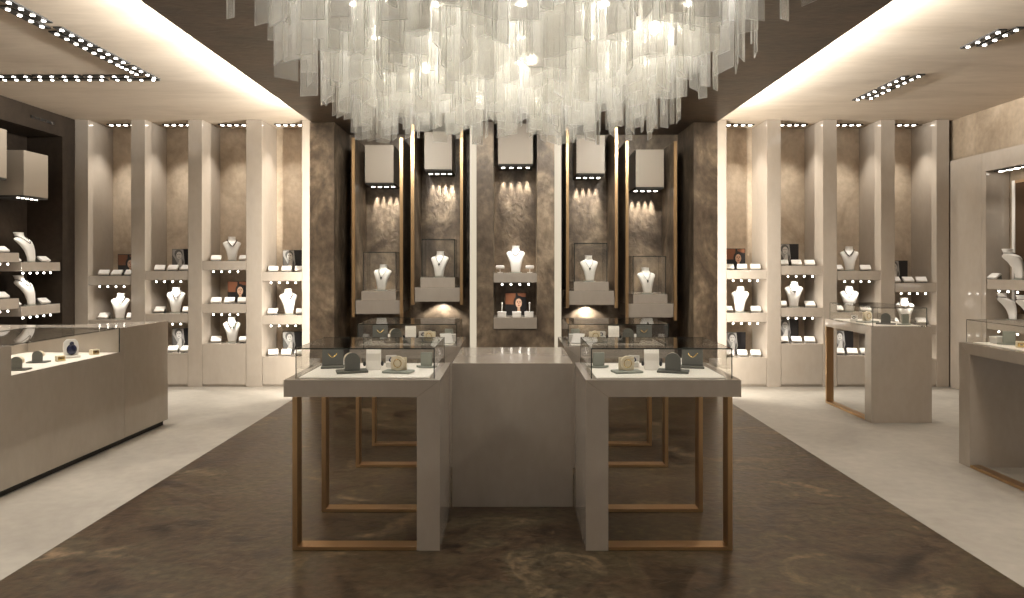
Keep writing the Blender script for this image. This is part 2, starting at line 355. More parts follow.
LAY = {'L1': ('P', 'B', ''), 'L2': ('G', 'B', 'G'), 'L3': ('B', 'P', 'B'), 'L4': ('G', 'B', 'G'), 'R1': ('P', 'B', 'G'), 'R2': ('G', 'B', 'G'), 'R3': ('B', 'B', 'G'), 'R4': ('G', 'B', '')}
TIER = ('upper shelf', 'lower shelf', 'cabinet top')
NICHE_TOP_W, SHELF_W = 55.0, 7.0
for k in NX:
    x0, x1 = NX[k]; c = (x0 + x1) / 2; np_ = NP[k]; sgn = -1 if k[0] == 'L' else 1
    z1, z2, z3 = NZ[k]
    # base cabinet
    cab = thing('niche_cabinet', 'beige lacquered base cabinet in the ' + np_, 'cabinet', (c, WB + .26, 0), 0, 'base cabinets under the niches')
    box('cabinet_body', 'lacquer', x0 + .002, x1 - .002, WB + .024, WD - .003, 0, z3, cab)
    box('cabinet_door', 'lacquer', x0 + .004, x1 - .004, WB + .002, WB + .022, .03, z3 - .002, cab, .002)
    for i, z in enumerate((z1, z2)):
        s = thing('display_shelf', 'beige %s with downlights in the %s' % (TIER[i], np_), 'shelf', (c, WB + .26, z - .11), 0, 'shelves in the wall niches')
        box('shelf_board', 'lacquer', x0 + .002, x1 - .002, WB + .004, WD - .003, z - .11, z, s, .002)
        q = c + sgn * .0
        hang(s, [q - .15 + .1 * j for j in range(4)], WB + .05, z - .1102)
        lamp_spot('shelf_lamp', (q, WB + .17, z - .13), SHELF_W, 130)
    t = thing('downlight_bar', 'row of four downlights at the top of the ' + np_, 'ceiling light', (c, 8.60, CZ - .012), 0, 'downlights at the niche tops')
    box('light_housing', 'black', c - .18, c + .18, 8.57, 8.63, CZ - .012, CZ - .0005, t)
    dots(t, [c - .135 + .09 * j for j in range(4)], 8.60, CZ - .014, r=.022)
    lamp_spot('niche_lamp', (c, 8.55, CZ - .04), NICHE_TOP_W, 80)
    for i, (w, z) in enumerate(zip(LAY[k], (z1, z2, z3))):
        tail = TIER[i] + ', ' + np_
        if not w: continue
        if w == 'B':
            bust('on ' + tail, (c + .0, WB + .24, z + .0005), R(24) * -sgn, 'pearl' if (i + len(k) + ord(k[1])) % 2 else 'dark', .93 + .02 * (i % 2), 'necklace busts in the niches')
            for side, dx in (('left', -.175), ('right', .175)):
                stamp('cush', make_earring_cushion, 'white earring cushion %s of bust, %s' % (side, tail), 'earring cushion', (c + dx, WB + .19, z + .0005), R(-sgn * 14 + random.Random(k + side).uniform(-6, 6)), 'white earring cushions', 1.2)
        else:
            if w == 'P':
                stamp('P', make_portrait_card, 'dark portrait card with orange ground, ' + tail, 'picture', (c + sgn * -.02, WB + .36, z + .0005), 0, 'portrait cards in the niches')
            else:
                stamp('G', make_grey_portrait_card, 'grey and black portrait card, ' + tail, 'picture', (c + sgn * -.02, WB + .36, z + .0005), 0, 'portrait cards in the niches')
            for side, dx in (('left', -.165), ('middle', 0), ('right', .165)):
                stamp('cush', make_earring_cushion, '%s white earring cushion before portrait, %s' % (side, tail), 'earring cushion', (c + dx, WB + .17, z + .0005), R(-sgn * 14 + random.Random(k + side + w).uniform(-6, 6)), 'white earring cushions', 1.2)

# ------------------------------------------------------------------ centre display
BY = 8.449
def light_box(label, x0, x1, y0, y1, z0, z1, nsp=4, along='x', grp='light boxes over the displays', spot=True, pw=34, sy=None):
    b = thing('light_box', label, 'light box', ((x0 + x1) / 2, (y0 + y1) / 2, z0), 0, grp)
    MB().box(x0, x1, y0, y1, z0 + .02, z1, .003).build('box_shell', 'satin', b, True)
    MB().box(x0 + .004, x1 - .004, y0 + .004, y1 - .004, z0, z0 + .0199).build('underside', 'gap', b, True)
    if along == 'x':
        xs = [x0 + (x1 - x0) * (.14 + .72 * i / (nsp - 1)) for i in range(nsp)]
        yy = sy if sy else y0 + (y1 - y0) * .5
        dots(b, xs, yy, z0 - .003, r=.02)
        wy = 8.13 if y1 < 8.3 else BY
        for q in xs: lamp_spot('box_lamp', (q, wy - .032, z0 - .010), pw * 1.3, 32, .9, rad=.008, tilt=(R(3.5), 0, 0))
        lamp_spot('box_lamp', ((x0 + x1) / 2, yy - .05, z0 - .02), 60, 46, .7, rad=.012)  # added spot that brightens the bust, with no downlight of its own
    else:
        ys = [y0 + (y1 - y0) * (.14 + .72 * i / (nsp - 1)) for i in range(nsp)]
        dots(b, ys, x1 - .1, z0 - .003, along='y', r=.014)
        lamp_spot('box_lamp', ((x0 + x1) / 2, (y0 + y1) / 2, z0 - .03), pw, 110, 1)
    return b
def glass_pane_case(p, x0, x1, y0, y1, z0, z1, edge=.003, back=True):
    t = .005; g = .0006
    for nm, a in (('front_pane', (x0, x1, y0, y0 + t)), ('back_pane', (x0, x1, y1 - t, y1)), ('side_pane', (x0, x0 + t, y0 + t + g, y1 - t - g)), ('side_pane', (x1 - t, x1, y0 + t + g, y1 - t - g))):
        MB().box(*a, z0, z1 - t - g).build(nm, 'glass', p, True)
    MB().box(x0, x1, y0, y1, z1 - t, z1).build('top_pane', 'glass', p, True)
    e = MB(); h = edge
    for x in (x0, x1):
        for y in (y0, y1): e.box(x - h, x + h, y - h, y + h, z0, z1) if y == y0 else e.box(x - h * .5, x + h * .5, y - h * .5, y + h * .5, z0, z1)
    for y in (y0, y1): k = h if y == y0 else h * .5; e.box(x0, x1, y - k, y + k, z1 - 2 * k, z1 + .0005)
    for x in (x0, x1): k = h * .5; e.box(x - k, x + k, y0, y1, z1 - 2 * k, z1 + .0005)
    e.build('case_edges', 'edge', p, True)
BAY = [('outer left', -1.777, -1.260, .929, 1.084, 1.188, 1.639, 2.94, (-1.70, -1.3677, 2.428, 2.885), (-1.816, -1.782, -1.268, -1.233)),
       ('inner left', -1.0986, -.5847, 1.0695, 1.2305, 1.345, 1.789, 3.09, (-1.009, -.687, 2.5825, 3.042), (-1.142, -1.104, -.580, -.548)),
       ('inner right', .6624, 1.182, 1.032, 1.1917, 1.294, 1.743, 3.06, (.7624, 1.094, 2.536, 2.997), (.628, .660, 1.186, 1.218)),
       ('outer right', 1.342, 1.856, .890, 1.0466, 1.1506, 1.5925, 2.90, (1.4515, 1.781, 2.377, 2.8317), (1.307, 1.340, 1.858, 1.892))]
for nm, x0, x1, za, zb, zc, zg, zt, lb, br in BAY:
    c = (x0 + x1) / 2
    b = thing('mounted_display_bay', 'bronze edged wall bay with stepped beige plinth, %s of the dark centre wall' % nm, 'display bay', (c, 8.1, za), 0, 'bronze edged bays on the dark wall')
    MB().box(x0, x1, 7.80, BY, za, zb, .002).build('lower_plinth', 'lacquer', b, True)
    MB().box(x0 + .06, x1 - .06, 7.84, BY - .02, zb + .0005, zc, .002).build('upper_plinth', 'lacquer', b, True)
    for i in (0, 2):
        MB().box(br[i], br[i + 1], 7.785, 7.825, za - .035, zt).build('bronze_edge', 'brass', b, True)
        MB().box(br[i] + .004, br[i + 1] - .004, 7.8255, BY, zb + .001, zt).build('side_panel', 'dark_stone', b, True)
    light_box('beige light box with four downlights, %s of the dark centre wall' % nm, lb[0], lb[1], 7.95, BY, lb[2], lb[3], sy=8.20)
    g = thing('glass_cover', 'clear glass cover over bust, %s bay of the dark wall' % nm, 'glass cover', (c, 8.05, zc), 0, 'glass covers in the wall bays')
    gx = .187
    glass_pane_case(g, c - gx, c + gx, 7.90, 8.26, zc + .001, zg, .0038)
    bust('inside glass cover, %s bay of the dark wall' % nm, (c, 8.09, zc + .0008), 0, 'pend', .93, 'busts under glass covers')
for nm, q, z in (('inner left', -.842, 1.0695), ('inner right', .922, 1.032)):
    d = thing('plinth_downlight', 'single downlight under the %s plinth of the dark wall' % nm, 'downlight', (q, 8.33, z), 0, 'single plinth downlights')
    MB().cyl((q, 8.33, z - .006), .03, .010).build('lamp_ring', 'black', d, True); MB().cyl((q, 8.33, z - .0115), .02, .004).build('lamp_face', 'spot', d, True)
    lamp_spot('plinth_lamp', (q, 8.34, z - .03), 14, 125, .4, rad=.012, tilt=(R(12), 0, 0))
# middle: light box, two shelves, bust, card
light_box('beige light box with four downlights above the middle bust', -.147, .249, 7.715, 8.139, 2.612, 3.085, sy=7.88)
s = thing('display_shelf', 'beige shelf in the middle of the dark wall, holding a bare bust', 'shelf', (.048, 7.9, 1.29))
box('shelf_board', 'lacquer', -.195, .291, 7.705, 8.138, 1.29, 1.398, s, .002)
hang(s, [-.10 + .1 * j for j in range(4)], 7.74, 1.2898); lamp_spot('shelf_lamp', (.048, 7.82, 1.27), SHELF_W, 130)
s = thing('display_shelf', 'beige block shelf lowest in the middle niche of the dark wall', 'shelf', (.048, 7.9, .768))
box('shelf_board', 'lacquer', -.195, .291, 7.692, 8.138, .768, .897, s, .002)
bust('on the middle shelf of the dark wall', (.055, 7.90, 1.3985), 0, 'dark', .95)
def make_earring_stand(r):
    MB().box(-.03, .03, -.02, .02, 0, .006, .002).build('foot', 'white', r)
    MB().cyl((0, 0, .026), .005, .04).build('stem', 'white', r)
    MB().box(-.05, .05, -.03, .03, .046, .085, .01).build('cushion_pad', 'white', r)
for sd, q in (('left', -.125), ('right', .215)):
    stamp('estand', make_earring_stand, 'white earring stand %s of the bust on the middle dark wall shelf' % sd, 'earring stand', (q, 7.83, 1.399), 0, 'earring stands beside the middle bust')
stamp('P', make_portrait_card, 'dark portrait card with orange ground, middle niche of the dark wall', 'picture', (.055, 7.99, .8975), 0)
def make_jewelry_box(r):
    MB().box(-.05, .05, -.035, .035, 0, .045, .005).build('box_body', 'white', r); MB().box(-.052, .052, -.037, .037, .0452, .058, .004).build('box_lid', 'white', r)
for sd, q in (('left', -.105), ('middle', .065), ('right', .205)):
    stamp('jbox', make_jewelry_box, '%s white jewellery box before the middle dark wall portrait' % sd, 'box', (q, 7.80, .8975), 0, 'white boxes before the middle portrait')
def make_earring_post(r):
    MB().cyl((0, 0, .003), .02, .006).build('foot', 'white', r); MB().cyl((0, 0, .075), .007, .137).build('post', 'white', r); MB().sphere((0, 0, .148), .012).build('post_cap', 'white', r)
for sd, q in (('left', -.105), ('right', .215)):
    stamp('epost', make_earring_post, 'slim white jewellery post %s of the middle dark wall portrait' % sd, 'jewellery post', (q, 7.90, .8975), 0, 'slim posts beside the middle portrait')
# vertical light strips beside the middle panel
for sd, a, b in (('left', -.468, -.392), ('right', .493, .572)):
    t = thing('light_strip', 'tall glowing vertical light strip %s of the middle dark panel' % sd, 'light strip', ((a + b) / 2, 7.8, 0), 0, 'vertical light strips')
    MB().box(a, b, 7.765, 7.80, .0015, SZ - .002, .004).build('light_diffuser', 'led', t, True)
    MB().box(a, b, 7.801, 7.83, .0015, SZ - .002).build('light_housing', 'black', t, True)

# ------------------------------------------------------------------ tables
def brass_U(t, pts, name='bronze_frame'):
    b = MB()
    for p in pts: b.box(*p, .0015)
    return b.build(name, 'brass', t, True)
def island_table(nm, s, Y0, Y1, xin, xpan, xout):
    """s=-1: stone panel at the right end (towards the middle), open bronze frames outside"""
    t = thing('display_table', 'beige display table on bronze frames, %s of the centre island' % nm, 'table', ((xin + xout) / 2, (Y0 + Y1) / 2, 0), 0, 'island display tables')
    zt, zb = .893, .805
    lo, hi = min(xin, xout), max(xin, xout)
    # top: mitred slab
    MB().prism([(xout, zb), (xpan, zb), (xin, zt), (xout, zt)], 'y', Y0, Y1).build('tabletop', 'lacquer', t, True)
    MB().prism([(xpan, .0015), (xin, .0015), (xin, zt - .0012), (xpan, zb - .0012)], 'y', Y0, Y1).build('end_panel', 'lacquer', t, True)
    MB().box(lo + .062, hi - .062, Y0 + .055, Y1 - .055, zt + .0004, zt + .0045, .001).build('display_bed', 'bed', t, True)
    leg = xout - s * .045
    for a, b in ((Y0 + .002, Y0 + .082), (Y1 - .082, Y1 - .002)):
        xs = sorted((leg, leg - s * .026)); xb = sorted((leg - s * .0261, xpan + s * .001))
        brass_U(t, [(xs[0], xs[1], a, b, .0015, zb - .001), (xb[0], xb[1], a, b, .0015, .0215)])
    return t
TB = [('front left', -1, 3.57, 4.205, -.372, -.492, -1.189), ('front right', 1, 3.57, 4.205, .391, .509, 1.204),
      ('rear left', -1, 5.03, 5.70, -.372, -.492, -1.189), ('rear right', 1, 5.03, 5.70, .391, .509, 1.204)]
for a in TB: island_table(*a)
def make_arch_display(r):
    MB().box(-.085, .085, -.05, .05, 0, .012, .003).build('base_plate', 'grey', r)
    arch = [(-.042, .0), (.042, .0), (.042, .055)] + [(.042 * math.cos(math.pi * i / 12), .055 + .042 * math.sin(math.pi * i / 12)) for i in range(1, 12)] + [(-.042, .055)]
    MB().prism(arch, 'y', -.03, -.012, at=(0, 0, .0125)).build('arch_plate', 'grey', r)
    arc = [(.036 * math.cos(R(a)), .036 * math.sin(R(a))) for a in range(-20, 201, 15)] + [(.026 * math.cos(R(a)), .026 * math.sin(R(a))) for a in range(200, -21, -15)]
    MB().prism(arc, 'y', -.011, .045, at=(-.006, 0, .068)).build('bracelet_cuff', 'cream', r)
def make_bracelet_stand(r):
    rot = Matrix.Rotation(R(-18), 4, 'X')
    MB().box(-.06, .06, -.006, .006, 0, .105, .003, rot=rot, at=(0, 0, .014)).build('panel_face', 'grey', r)
    MB().box(-.065, .065, -.04, .045, 0, .010, .002).build('panel_base', 'grey', r)
    MB().tube([(-.025 + .05 * i / 10, -.012 + .0, .085 - .022 * math.sin(math.pi * i / 10)) for i in range(11)], .004).build('bracelet', 'gold', r)
def make_curved_stand(r):
    prof = [(-.03, 0), (.03, 0), (.014, .05), (.02, .085), (.034, .112), (.024, .116), (.004, .09), (-.006, .05)]
    MB().prism(prof, 'x', -.042, .042, bev=.003).build('stand_body', 'bed', r)
    for s in (-1, 1):
        MB().sphere((s * .050, -.012, .035), .009, n=10, sc=(1, .7, 1.6)).build('dangling_earring', 'black', r)
def make_disc_display(r):
    MB().box(-.08, .08, -.045, .045, 0, .012, .003).build('base_plate', 'lgrey', r)
    MB().cyl((0, -.004, .052), .040, .018, 'y', 32).build('display_disc', 'cream', r)
    MB().box(-.046, .046, .007, .013, .0125, .085, .003).build('back_plate', 'cream', r)
    MB().tube([(.022 * math.cos(2 * math.pi * i / 20), -.0145, .052 + .022 * math.sin(2 * math.pi * i / 20)) for i in range(20)], .0025, 6, True).build('bangle', 'gold', r)
def make_square_display(r):
    MB().prism([(.065 * math.cos(math.pi * i / 12), -.05 * math.sin(math.pi * i / 12) + .012) for i in range(13)], 'z', 0, .01).build('round_base', 'lgrey', r)
    MB().box(-.034, .034, -.016, .0, .0105, .088, .004).build('display_plate', 'lgrey', r)
def make_white_tray(r):
    MB().prism([(-.045, 0), (.05, 0), (.05, .03), (.035, .034), (-.045, .008)], 'x', -.075, .075, bev=.003).build('tray_pad', 'white', r)
def make_ring_box(r):
    MB().box(-.032, .032, -.025, .025, 0, .03, .004).build('box_base', 'white', r)
    MB().box(-.032, .032, .018, .026, .0305, .065, .003).build('box_lid', 'white', r)
    MB().tube([(.012 * math.cos(2 * math.pi * i / 16), -.004, .042 + .012 * math.sin(2 * math.pi * i / 16)) for i in range(16)], .004, 6, True).build('ring', 'navy', r)
def make_tilted_card(r):
    MB().box(-.045, .045, -.004, .004, 0, .09, .002, rot=Matrix.Rotation(R(-40), 4, 'X'), at=(0, 0, .004)).build('card_face', 'white', r)
    MB().prism([(.01, 0), (.055, 0), (.055, .05)], 'x', -.02, .02).build('card_strut', 'grey', r)
IT = [('tilt', make_bracelet_stand, 'dark grey tilted bracelet panel', 'display panel', -1.035, 3.965, 12), ('arch', make_arch_display, 'dark grey arch display with cream cuff', 'watch display', -.885, 3.80, 18),
      ('stand', make_curved_stand, 'white curved earring display with black drops', 'earring display', -.785, 3.90, 8), ('disc', make_disc_display, 'cream disc on sage grey base', 'display disc', -.625, 3.79, -12),
      ('square', make_square_display, 'sage grey square plate on rounded base', 'display plate', -.490, 3.98, -10), ('tray', make_white_tray, 'low white sloping tray', 'tray', -1.035, 4.085, 0), ('rbox', make_ring_box, 'small white ring box with dark ring', 'ring box', -.70, 4.00, 15)]
for nm, s, Y0, Y1, xin, xpan, xout in TB:
    lo, hi = min(xin, xout), max(xin, xout)
    g = thing('glass_case', 'clear glass case on the %s table of the centre island' % nm, 'glass case', ((lo + hi) / 2, (Y0 + Y1) / 2, .893), 0, 'glass cases on the island tables')
    ca, cb = (xout + .052, xin - .034) if s < 0 else (xin + .034, xout - .036)
    glass_pane_case(g, ca, cb, Y0 + .042, Y1 - .042, .8942, 1.054, .0024)
    for key, mk, lab, cat, x, y, rz in IT:
        xx = x if s < 0 else -x + .018
        if nm[:4] == 'rear': y = y + 1.44
        stamp(key, mk, '%s in the %s island case' % (lab, nm), cat, (xx, y, .893 + .0052), R(rz) * (1 if s < 0 else -1), lab.split(' in ')[0] + 's')
    if nm[:4] == 'rear':
        stamp('card', make_tilted_card, 'white tilted card near the inner end of the %s island case' % nm, 'display card', ((-.475) if s < 0 else .495, 5.14, .8982), R(25) * -s, 'white tilted cards')
        stamp('jbox', make_jewelry_box, 'white jewellery box at the inner end of the %s island case' % nm, 'box', ((-.475) if s < 0 else .50, 5.30, .8982), 0, 'white boxes in rear island cases')
blk = thing('centre_block', 'large plain beige lacquered block in the middle of the island', 'counter block', (.025, 4.6, 0))
MB().box(-.363, .382, 4.212, 5.02, .0015, .888, .002).build('block_body', 'lacquer', blk, True)

# left counter
A = thing('jewellery_counter', 'long beige lacquered counter with built in glass vitrine, beside the dark wall', 'counter', (-3.214, 6.4, 0), R(-1.294))
fp = [(0, 0), (-.64, -.46), (-1.75, -.46), (-1.75, -2.7), (0, -2.7)]
b = MB(); b.prism([(-.02, -.001), (-.64, -.465), (-1.74, -.465), (-1.74, -2.68), (-.02, -2.68)], 'z', .047, .765)
b.prism([(-.02, -.001), (-.64, -.465), (-1.74, -.465), (-1.74, -.75), (-.02, -.75)], 'z', .7651, .969)
b.box(-1.74, -.78, -1.9499, -.7501, .7651, .969); b.box(-1.74, -.02, -2.68, -1.95, .7651, .969)
b.build('counter_body', 'lacquer', A)
f = MB(); f.box(-.0195, 0, -.688, -.001, .047, .97, .002).build('front_panel', 'lacquer', A)
f = MB(); f.prism([(-2.68, .047), (-.692, .047), (-.692, .97), (-.752, .97), (-.752, .768), (-1.948, .768), (-1.948, .97), (-2.68, .97)], 'x', -.0195, 0).build('front_panel', 'lacquer', A)
MB().prism([(-.03, -.03), (-.64, -.49), (-1.7, -.49), (-1.7, -2.65), (-.03, -2.65)], 'z', 0.0005, .0465).build('toe_kick', 'gap', A)
MB().box(-.775, -.021, -1.945, -.755, .7653, .770).build('display_bed', 'bed', A)
MB().box(-.012, -.006, -1.945, -.755, .7705, .963).build('front_pane', 'glass', A)
MB().box(-.775, -.004, -1.947, -.753, .9635, .9695).build('top_pane', 'glass', A)
MB().box(-.010, -.003, -1.947, -.753, .9696, .9735).box(-.010, -.003, -.757, -.752, .77, .9695).box(-.779, -.774, -1.947, -.753, .9696, .9725).box(-.777, -.005, -.757, -.752, .9690, .9725).build('case_edges', 'edge', A)
zz = .7708
stamp('arch', make_arch_display, 'dark grey arch display nearest in the long counter vitrine', 'watch display', (-3.395, 4.70, zz), R(8), sc=.85)
stamp('arch', make_arch_display, 'dark grey arch display standing second in the long counter vitrine', 'watch display', (-3.50, 5.06, zz), R(8), sc=.8)
def make_gold_box(r):
    MB().box(-.03, .03, -.022, .022, 0, .042, .003).build('box_body', 'cream', r); MB().box(-.022, .022, -.0245, -.0225, .008, .034).build('box_front', 'gold', r); MB().box(-.008, .008, -.0265, -.0246, .016, .028).build('clasp', 'silver', r)
stamp('gbox', make_gold_box, 'small cream and gold box beside the arch displays, long counter vitrine', 'box', (-3.385, 5.13, zz), R(50))
stamp('gbox', make_gold_box, 'small cream and gold box at the far end, long counter vitrine', 'box', (-3.355, 5.50, zz), R(60))
def make_collar_stand(r):
    MB().box(-.05, .05, -.04, .05, 0, .016, .005).build('stand_base', 'white', r)
    pr = [(-.04, 0), (.04, 0), (.046, .05), (.042, .09), (.025, .108), (-.025, .108), (-.042, .09), (-.046, .05)]
    MB().prism(pr, 'y', 0, .03, rot=Matrix.Rotation(R(-12), 4, 'X'), at=(0, .005, .0165), bev=.004).build('stand_back', 'white', r)
    MB().sphere((0, -.012, .055), .034, n=14, sc=(.9, .5, 1.1)).build('dark_jewel', 'navy', r)
    MB().sphere((0, -.014, .095), .014, n=12).build('jewel_drop', 'navy', r)
stamp('collar', make_collar_stand, 'white stand with dark blue jewel in the long counter vitrine', 'jewellery stand', (-3.43, 5.33, zz), R(40), sc=1.15)

# right tables: waterfall panel at one end, bronze U frames
def side_table(label, x0, x1, y0, y1, panel, zt=.908):
    t = thing('display_table', label, 'table', ((x0 + x1) / 2, (y0 + y1) / 2, 0))
    zb = zt - .08; th = .12
    if panel == 'near': ym, yp, yo = y0 + th, y0, y1
    else: ym, yp, yo = y1 - th, y1, y0
    MB().prism([(yo, zb), (ym, zb), (yp, zt), (yo, zt)], 'x', x0, x1).build('tabletop', 'lacquer', t, True)
    MB().prism([(ym, .0015), (yp, .0015), (yp, zt - .0012), (ym, zb - .0012)], 'x', x0, x1).build('end_panel', 'lacquer', t, True)
    MB().box(x0 + .062, x1 - .062, y0 + .065, y1 - .065, zt + .0004, zt + .0045, .001).build('display_bed', 'bed', t, True)
    d = 1 if yo > yp else -1
    for a in (x0 + .002, x1 - .082):
        ly = sorted((yo - d * .005, yo - d * .025)); by = sorted((yo - d * .0251, ym + d * .001))
        brass_U(t, [(a, a + .08, ly[0], ly[1], .0015, zb - .001), (a, a + .08, by[0], by[1], .0015, .0215)])
side_table('small beige display table with bronze frame standing free before the right niches', 3.398, 3.968, 6.44, 7.39, 'near')
g = thing('glass_case', 'clear glass case on the small table before the right niches', 'glass case', (3.68, 6.9, .908)); glass_pane_case(g, 3.43, 3.94, 6.475, 7.345, .9092, 1.085, .0024)
side_table('beige display table with bronze frame at the right edge, cut by the frame', 3.377, 3.95, 4.20, 5.148, 'far', .914)
g = thing('glass_case', 'clear glass case on the table at the right edge', 'glass case', (3.66, 4.67, .914)); glass_pane_case(g, 3.41, 3.92, 4.25, 5.112, .9152, 1.085, .0024)
stamp('disc', make_disc_display, 'cream disc on sage grey base, small table before the right niches', 'display disc', (3.58, 6.86, .9137), R(25), sc=1.25)
stamp('arch', make_arch_display, 'dark grey arch display with cream cuff, small table before the right niches', 'watch display', (3.655, 6.66, .9137), R(-30))
stamp('square', make_square_display, 'sage grey square plate, small table before the right niches', 'display plate', (3.80, 6.60, .9137), R(20), sc=1.2)
stamp('rbox', make_ring_box, 'small white ring box with dark ring, small table before the right niches', 'ring box', (3.49, 6.95, .9137), R(-40))
stamp('square', make_square_display, 'sage grey square plate, table at the right edge', 'display plate', (3.585, 4.92, .9197), R(-25), sc=1.1)
stamp('jbox', make_jewelry_box, 'white jewellery box, table at the right edge', 'box', (3.56, 4.99, .9197), R(10), sc=.9)
stamp('gbox', make_gold_box, 'small cream and gold box, table at the right edge', 'box', (3.54, 4.74, .9197), R(-30))

# ------------------------------------------------------------------ dark left wall
light_box('beige light box on the dark left wall, nearer the niches', -5.735, -5.30, 7.43, 7.82, 2.23, 2.74, 5, 'y', pw=9)
light_box('beige light box on the dark left wall, cut by the left frame edge', -5.735, -5.30, 6.75, 7.18, 2.38, 2.91, 5, 'y', pw=9)
def wall_shelf(label, x0, x1, y0, y1, z0, z1, n=5, pw=3, grp=None, xs=None):
    s = thing('display_shelf', label, 'shelf', ((x0 + x1) / 2, (y0 + y1) / 2, z0), 0, grp)
    MB().box(x0, x1, y0, y1, z0, z1, .002).build('shelf_board', 'lacquer', s, True)
    q = xs if xs is not None else (x0 + x1) / 2
    hang(s, [y0 + (y1 - y0) * (.15 + .7 * i / (n - 1)) for i in range(n)], x1 - .05 if x1 < 0 else x0 + .05, z0 - .0002, along='y')
    lamp_spot('shelf_lamp', (q, (y0 + y1) / 2, z0 - .03), pw, 130)
GL = 'shelves on the dark left wall'
wall_shelf('upper beige shelf with bust on the dark left wall, nearer the niches', -5.738, -5.30, 7.39, 8.03, 1.42, 1.52, grp=GL, xs=-5.42)
wall_shelf('lower beige shelf with bust on the dark left wall, nearer the niches', -5.738, -5.30, 7.39, 8.03, .93, 1.036, grp=GL, xs=-5.42)
wall_shelf('upper beige shelf on the dark left wall, at the left frame edge', -5.738, -5.30, 6.7, 7.36, 1.52, 1.62, grp=GL, xs=-5.42)
wall_shelf('lower beige shelf on the dark left wall, at the left frame edge', -5.738, -5.30, 6.7, 7.36, 1.02, 1.133, grp=GL, xs=-5.42)
for t, z, z1 in (('upper', 1.5205, 1.6205), ('lower', 1.0365, 1.1335)):
    bust('on the %s shelf of the dark left wall' % t, (-5.50, 7.70, z), R(92), 'dark', 1.02)
    stamp('cush', make_earring_cushion, 'white earring cushion right of bust, %s shelf of dark left wall' % t, 'earring cushion', (-5.42, 7.91, z), R(75), 'white earring cushions', 1.15)
    stamp('cush', make_earring_cushion, 'white earring cushion left of bust, %s shelf of dark left wall' % t, 'earring cushion', (-5.46, 7.49, z), R(75), 'white earring cushions', 1.15)
    stamp('cush', make_earring_cushion, 'white earring cushion at the left frame edge, %s shelf' % t, 'earring cushion', (-5.42, 7.26, z1), R(75), 'white earring cushions', 1.15)

# ------------------------------------------------------------------ right wall niche
mr = thing('niche_mirror', 'smoked mirror with pale and wooden edges in the right wall niche', 'mirror', (5.6, 7.3, .9))
MB().box(5.61, 5.618, 6.86, 7.60, .95, 2.40).build('mirror_glass', 'mirror', mr, True)
MB().box(5.60, 5.618, 7.601, 7.64, .9, 2.43, .003).build('mirror_edge', 'white', mr, True)
MB().box(5.59, 5.618, 6.80, 6.859, .9, 2.43, .003).build('mirror_edge', 'wood', mr, True)
MB().box(5.608, 5.618, 6.86, 7.60, 2.4005, 2.43).build('mirror_header', 'wood', mr, True)
t = thing('downlight_bar', 'row of bright downlights over the right wall niche', 'ceiling light', (5.47, 7.3, 2.53))
MB().box(5.415, 5.475, 6.95, 7.66, 2.530, 2.5445).build('light_housing', 'black', t, True)
dots(t, [7.58 - .115 * i for i in range(6)], 5.445, 2.528, along='y', r=.028); lamp_spot('niche_lamp', (5.44, 7.35, 2.5), 12, 110)
wall_shelf('beige upper shelf with bust in the right wall niche', 5.362, 5.58, 6.9, 7.695, 1.22, 1.33, grp='shelves in the right wall niche')
wall_shelf('beige lower shelf with two busts in the right wall niche', 5.362, 5.58, 6.9, 7.695, .77, .88, grp='shelves in the right wall niche')
bust('on the upper shelf of the right wall niche', (5.47, 7.46, 1.3305), R(92), 'dark', 1.02)
bust('far one on the lower right niche shelf', (5.47, 7.55, .8805), R(92), 'pearl', .9)
bust('near one on the lower right niche shelf', (5.46, 7.26, .8805), R(92), 'dark', .87)
stamp('cush', make_earring_cushion, 'pale earring cushion beside the bust, upper shelf of right wall niche', 'earring cushion', (5.40, 7.62, 1.3305), R(-75), 'white earring cushions', 1.1)

# ------------------------------------------------------------------ ceiling downlight bars
CB_W = 21.0
def ceiling_bar(label, x, y, axis, grp, L=.44, n=4, pw=None):
    t = thing('downlight_bar', label, 'ceiling light', (x, y, CZ - .012), 0, grp)
    w = .034
    if axis == 'y':
        MB().box(x - w, x + w, y - L / 2, y + L / 2, CZ - .012, CZ - .0005).build('light_housing', 'black', t, True)
        dots(t, [y - L / 2 + .05 + (L - .1) * i / (n - 1) for i in range(n)], x, CZ - .014, along='y', r=.014)
    else:
        MB().box(x - L / 2, x + L / 2, y - w, y + w, CZ - .012, CZ - .0005).build('light_housing', 'black', t, True)
        dots(t, [x - L / 2 + .05 + (L - .1) * i / (n - 1) for i in range(n)], y, CZ - .014, r=.014)
    lamp_spot('ceiling_lamp', (x, y, CZ - .05), CB_W if pw is None else pw, 120)
ORD = ['first', 'second', 'third', 'fourth', 'fifth', 'sixth', 'seventh']
GC = 'ceiling downlight bars over the left counter'
for i, y in enumerate((6.26, 5.75, 5.28, 4.74, 4.22)):
    ceiling_bar('%s ceiling downlight bar from the corner, outer run nearest the dark ceiling' % ORD[i], -3.36, y, 'y', GC)
for i, y in enumerate((6.18, 5.83, 5.37, 4.86, 4.34)):
    ceiling_bar('%s ceiling downlight bar from the corner, inner run beside the dark ceiling run' % ORD[i], -3.455, y, 'y', GC, .34 if i == 0 else .44)
for i, x in enumerate((-3.62, -4.11, -4.58, -5.03)):
    ceiling_bar('%s ceiling downlight bar from the corner, farther of the crosswise runs' % ORD[i], x + .05, 6.49, 'x', GC)
for i, x in enumerate((-3.76, -4.23, -4.70)):
    ceiling_bar('%s ceiling downlight bar from the corner, nearer of the crosswise runs' % ORD[i], x, 6.375, 'x', GC)
GR = 'ceiling downlight bars over the right tables'
